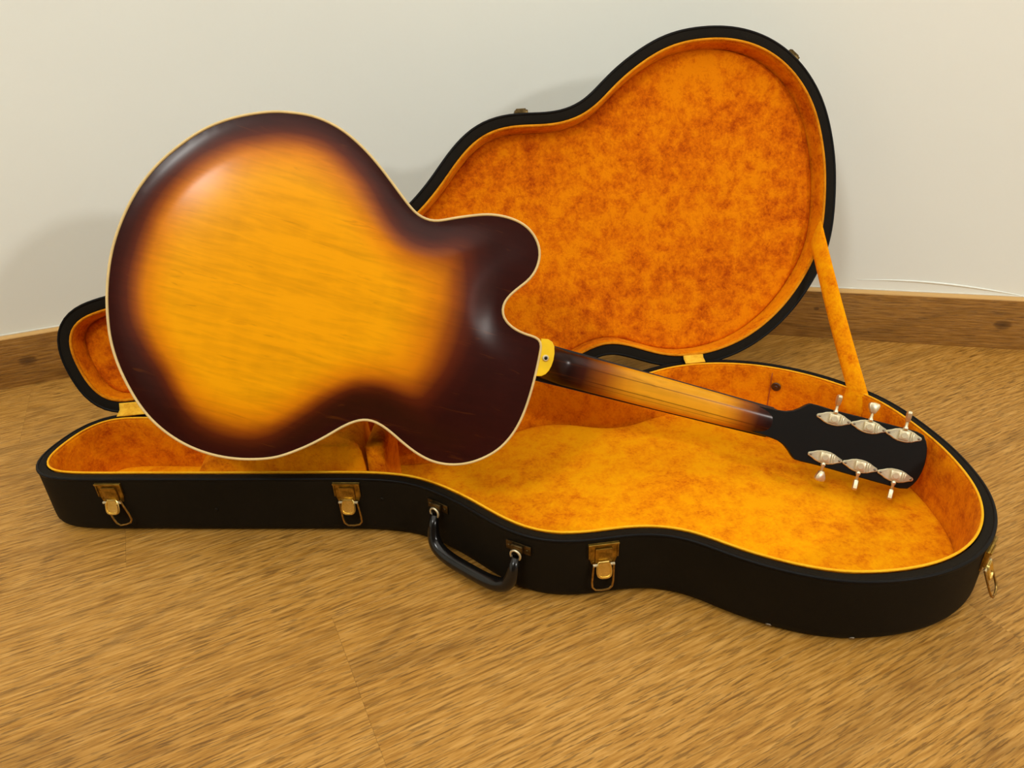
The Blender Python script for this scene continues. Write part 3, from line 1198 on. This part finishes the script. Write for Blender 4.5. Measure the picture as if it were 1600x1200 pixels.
# membrane shape of the arching on a grid
step = 0.006
lo, hi = BO.min(0) - step, BO.max(0) + step
gx = np.arange(lo[0], hi[0] + step, step)
gy = np.arange(lo[1], hi[1] + step, step)
GXX, GYY = np.meshgrid(gx, gy)
ins = inside(np.c_[GXX.ravel(), GYY.ravel()], BO).reshape(GXX.shape)
uu = np.zeros(GXX.shape)
for _ in range(2500):
    nb = np.zeros_like(uu)
    nb[1:-1, 1:-1] = 0.25 * (uu[:-2, 1:-1] + uu[2:, 1:-1] + uu[1:-1, :-2] + uu[1:-1, 2:] + 1.0)
    uu = np.where(ins, nb, 0)
uu /= uu.max()


def membrane(Q):
    fx = np.clip((Q[:, 0] - gx[0]) / step, 0, len(gx) - 1.001)
    fy = np.clip((Q[:, 1] - gy[0]) / step, 0, len(gy) - 1.001)
    i, j = fx.astype(int), fy.astype(int)
    a, b_ = fx - i, fy - j
    return uu[j, i] * (1 - a) * (1 - b_) + uu[j, i + 1] * a * (1 - b_) + uu[j + 1, i] * (1 - a) * b_ + uu[j + 1, i + 1] * a * b_


def plate(name, sign, z0, arch, mat):
    v, f, d = fill_points(BO - out_normals(BO) * 0.0006, 0.0052)
    mm = membrane(v)
    mm = np.where(d < 1e-5, 0, mm)
    s = np.clip(1 - (1 - np.clip(mm, 0, 1)) ** 1.6, 0, 1)
    e = np.clip(d / 0.046, 0, 1)
    nk = np.clip((v[:, 0] - 0.36) / 0.13, 0, 1)
    s = s * (1 - 0.62 * nk * nk * (3 - 2 * nk))
    z = arch * s * (e * e * (3 - 2 * e)) ** 0.6
    me = mesh_from(name, np.c_[v, z0 + sign * z], f)
    x, y = v[:, 0], v[:, 1]
    # stain: a soft oval on the lower bout, shaded off towards every edge; corner and low partly paint in reflection shading
    waist = np.exp(-((x - 0.335) / 0.06) ** 2) * 0.010
    corner = 0.020 * np.exp(-(((x - 0.075) / 0.06) ** 2 + ((y + 0.135) / 0.06) ** 2))
    low = np.clip((-y - 0.02) / 0.12, 0, 1) * np.clip((x - 0.20) / 0.10, 0, 1) * 0.022
    t1 = (d - waist - corner - low) / 0.072
    t2 = (1.06 - np.sqrt(((x - 0.16) / 0.265) ** 2 + ((y - 0.02) / 0.24) ** 2)) * 2.2
    hh = np.clip(0.5 + 0.5 * (t2 - t1) / 0.35, 0, 1)
    t = t2 * (1 - hh) + t1 * hh - 0.35 * hh * (1 - hh)
    t = np.clip(t, 0, 1) / 10.0
    at_ = me.attributes.new('burst', 'FLOAT', 'POINT')
    at_.data.foreach_set('value', t.astype(np.float32))
    fix_normals(me)
    return obj(name, me, mat, guitar)


back_o = plate('back_plate', 1, 0.0, 0.0165, M_burst)
top_o = plate('top_plate', -1, -DEPTH, 0.018, M_burst)
rv, rf = loft([[(p[0], p[1], z) for p in BO] for z in (0.0, -DEPTH * 0.5, -DEPTH)])
obj('body_side', fix_normals(mesh_from('body_side', rv, rf)), M_side, guitar)
for nm, z in (('back_binding', 0.0), ('top_binding', -DEPTH)):
    v, f = tube_vf([(p[0], p[1], z) for p in BO], 0.0016, 8, closed=True)
    o = obj(nm, fix_normals(mesh_from(nm, v, f)), M_bind, guitar)

# heel and neck, one carved piece
BK0 = -0.0646
ndx, ndz = 0.99633, 0.08557


def neck_back(x):
    zn = BK0 + (x - 0.5074) * ndz / ndx
    h = min(1.0, max(0.0, 1 - (x - 0.507) / 0.062))
    return zn + (-0.0015 - zn) * (h ** 2.2)


rings = []
for x in list(np.linspace(0.5035, 0.575, 22)) + list(np.linspace(0.585, 0.862, 26)):
    zb = neck_back(x)
    wdt = np.interp(x, [0.50, 0.526, 0.60, 0.70, 0.84, 0.862], [0.0465, 0.0470, 0.0465, 0.0455, 0.0405, 0.0415]) / 2
    zf = BK0 + (x - 0.5074) * ndz / ndx - 0.0185
    if x < 0.53:
        wdt *= 1.0
    rg = []
    yc = 0.006 * max(0, 1 - (x - 0.5) / 0.06)
    for k in range(21):
        a = PI * k / 20
        ex = 0.72
        cy = math.copysign(abs(math.cos(a)) ** ex, math.cos(a))
        sz = abs(math.sin(a)) ** ex
        rg.append((x, yc + wdt * cy, zf + (zb - zf) * sz))
    rings.append(rg)
v, f = loft(rings, True, True, True)
neck = obj('neck', fix_normals(mesh_from('neck', v, f)), M_neck, guitar)
auto_smooth(neck, 60)

# ivory heel cap
HC = [(0.5045, 0.0306), (0.5130, 0.0322), (0.5190, 0.0302), (0.5230, 0.0255), (0.5256, 0.0170), (0.5265, 0.0085), (0.5260, 0.0010), (0.5245, -0.0055), (0.5215, -0.0110), (0.5170, -0.0146), (0.5120, -0.0160), (0.5085, -0.0164)]
b = MB()
b.prism(HC, -0.0022, 0.0008, bev=0.0006)
hc = obj('heel_cap', b.mesh('heel_cap'), M_heelcap, guitar)
auto_smooth(hc, 40)
b = MB()
pts = [(0.0042 * math.cos(a), 0.0042 * math.sin(a)) for a in np.linspace(0, 2 * PI, 18, endpoint=False)]
b.prism(pts, 0.0005, 0.0030, Matrix.Translation((0.5160, 0.0085, 0)), bev=0.0010)
sbn = obj('strap_button', b.mesh('strap_button'), M_nickel, guitar)
auto_smooth(sbn, 40)
b = MB()
pts = [(0.0022 * math.cos(a), 0.0022 * math.sin(a)) for a in np.linspace(0, 2 * PI, 12, endpoint=False)]
b.prism(pts, 0.0028, 0.0036, Matrix.Translation((0.5160, 0.0085, 0)), bev=0.0004)
obj('screw', b.mesh('screw'), M_black, sbn)

# fretboard on the far side
rings = []
for x in np.linspace(0.385, 0.862, 10):
    wdt = np.interp(x, [0.385, 0.862], [0.0285, 0.0218])
    zf = BK0 + (x - 0.5074) * ndz / ndx - 0.0187
    rings.append([(x, wdt, zf), (x, -wdt, zf), (x, -wdt, zf - 0.005), (x, 0, zf - 0.0065), (x, wdt, zf - 0.005)])
v, f = loft(rings, True, True, True)
fb = obj('fretboard', fix_normals(mesh_from('fretboard', v, f)), M_rose, guitar, smooth=False)

# headstock, tilted back towards its rear
NUT = Vector((0.85514, 0, -0.03471))
HX = Vector((0.92964, 0, 0.36847))
HZ = Vector((-0.36847, 0, 0.92964))
HMX = frame_matrix(NUT, HX, Vector((0, 1, 0)), HZ)
half = [(-0.022, 0.0185), (0.0, 0.0195), (0.0130, 0.0210), (0.0220, 0.0245), (0.0300, 0.0305), (0.0365, 0.0370), (0.0410, 0.0400), (0.0500, 0.0402), (0.0700, 0.0392), (0.1050, 0.0396),
        (0.1450, 0.0398), (0.1770, 0.0396), (0.1865, 0.0370), (0.1915, 0.0300), (0.1950, 0.0220), (0.1972, 0.0110)]
HEAD = half + [(0.1980, 0.0)] + [(x, -y) for x, y in reversed(half)]
HEAD = np.array(HEAD)
if 0.5 * np.sum(HEAD[:, 0] * np.roll(HEAD[:, 1], -1) - HEAD[:, 1] * np.roll(HEAD[:, 0], -1)) < 0:
    HEAD = HEAD[::-1]
b = MB()
b.prism(HEAD, -0.0150, 0.0, HMX, bev=0.0012)
hd_o = obj('headstock', b.mesh('headstock'), M_black, guitar)
auto_smooth(hd_o, 35)


# tuning machines
def make_tuner():
    b = MB()
    P = [(-0.0225, 0), (-0.0215, -0.0022), (-0.0165, -0.0042), (-0.0115, -0.0068), (-0.0060, -0.0084), (0, -0.0088), (0.0060, -0.0084), (0.0115, -0.0068), (0.0165, -0.0042), (0.0215, -0.0022), (0.0225, 0)]
    P = P + [(x, -y) for x, y in reversed(P[1:-1])]
    b.prism(P, -0.0003, 0.0026, bev=0.0010)
    b.box((0.0, 0, 0.0036), (0.0125, 0.0125, 0.0026), bev=0.0008)
    b.box((0.0088, 0, 0.0030), (0.0012, 0.0125, 0.0020), bev=0.0004)
    b.box((0.0115, 0, 0.0028), (0.0010, 0.0100, 0.0016), bev=0.0004)
    pts_ = [(0.0042 * math.cos(a), 0.0042 * math.sin(a)) for a in np.linspace(0, 2 * PI, 16, endpoint=False)]
    b.prism(pts_, 0.0046, 0.0054, bev=0.0004)
    plate_ = b.mesh('tuning_machine')
    b = MB()
    pts_ = [(0.0016 * math.cos(a), 0.0016 * math.sin(a)) for a in np.linspace(0, 2 * PI, 10, endpoint=False)]
    b.prism(pts_, 0.0022, 0.0036, bev=0.0005)
    screws = b.mesh('screw')
    b = MB()
    b.add(tube_vf([(0, 0.0070, 0.0020), (0, 0.0105, 0.0020), (0, 0.0130, 0.0020), (0, 0.0230, 0.0020)], [0.0030, 0.0034, 0.0020, 0.0017], 12))
    shaft = b.mesh('tuner_shaft')
    # button: flat, flaring outward
    b = MB()
    P = [(-0.0030, 0.0), (0.0030, 0.0), (0.0062, 0.0060), (0.0074, 0.0110), (0.0060, 0.0136), (0.0, 0.0146), (-0.0060, 0.0136), (-0.0074, 0.0110), (-0.0062, 0.0060)]
    P = np.array(P)
    rings_ = []
    for z, s in ((-0.0030, 0.80), (-0.0022, 0.97), (0, 1.0), (0.0022, 0.97), (0.0030, 0.80)):
        rings_.append([((x) * s, 0.0072 + (y - 0.0072) * s, z) for x, y in P])
    b.add(loft(rings_, True, True, True))
    button = b.mesh('tuner_button')
    return plate_, screws, shaft, button


TM = make_tuner()
# along, across, side of the shaft, turn of the button about its shaft
for (a_, c_, sd, turn) in ((0.0741, 0.0276, 1, 88), (0.1186, 0.0292, 1, 12), (0.1626, 0.0300, 1, 80), (0.0770, -0.0258, -1, 20), (0.1221, -0.0246, -1, 80), (0.1669, -0.0242, -1, 74)):
    o = obj('tuning_machine', TM[0], M_nickel, guitar)
    rot = Matrix.Rotation(math.radians(0 if sd > 0 else 180), 4, 'Z')
    tilt = Matrix.Rotation(math.radians(2 * sd), 4, 'Z')
    o.matrix_local = HMX @ Matrix.Translation((a_, c_, 0)) @ (rot if sd > 0 else Matrix.Scale(-1, 4, (0, 1, 0))) @ tilt
    auto_smooth(o, 40)
    for sx in (-0.0185, 0.0185):
        s_ = obj('screw', TM[1], M_steel, o)
        s_.location = (sx, 0, 0)
    s_ = obj('tuner_shaft', TM[2], M_nickel, o)
    k_ = obj('tuner_button', TM[3], M_nickel, o)
    k_.matrix_local = Matrix.Translation((0, 0.0190, 0.0020)) @ Matrix.Rotation(math.radians(turn), 4, 'Y')
    auto_smooth(k_, 40)
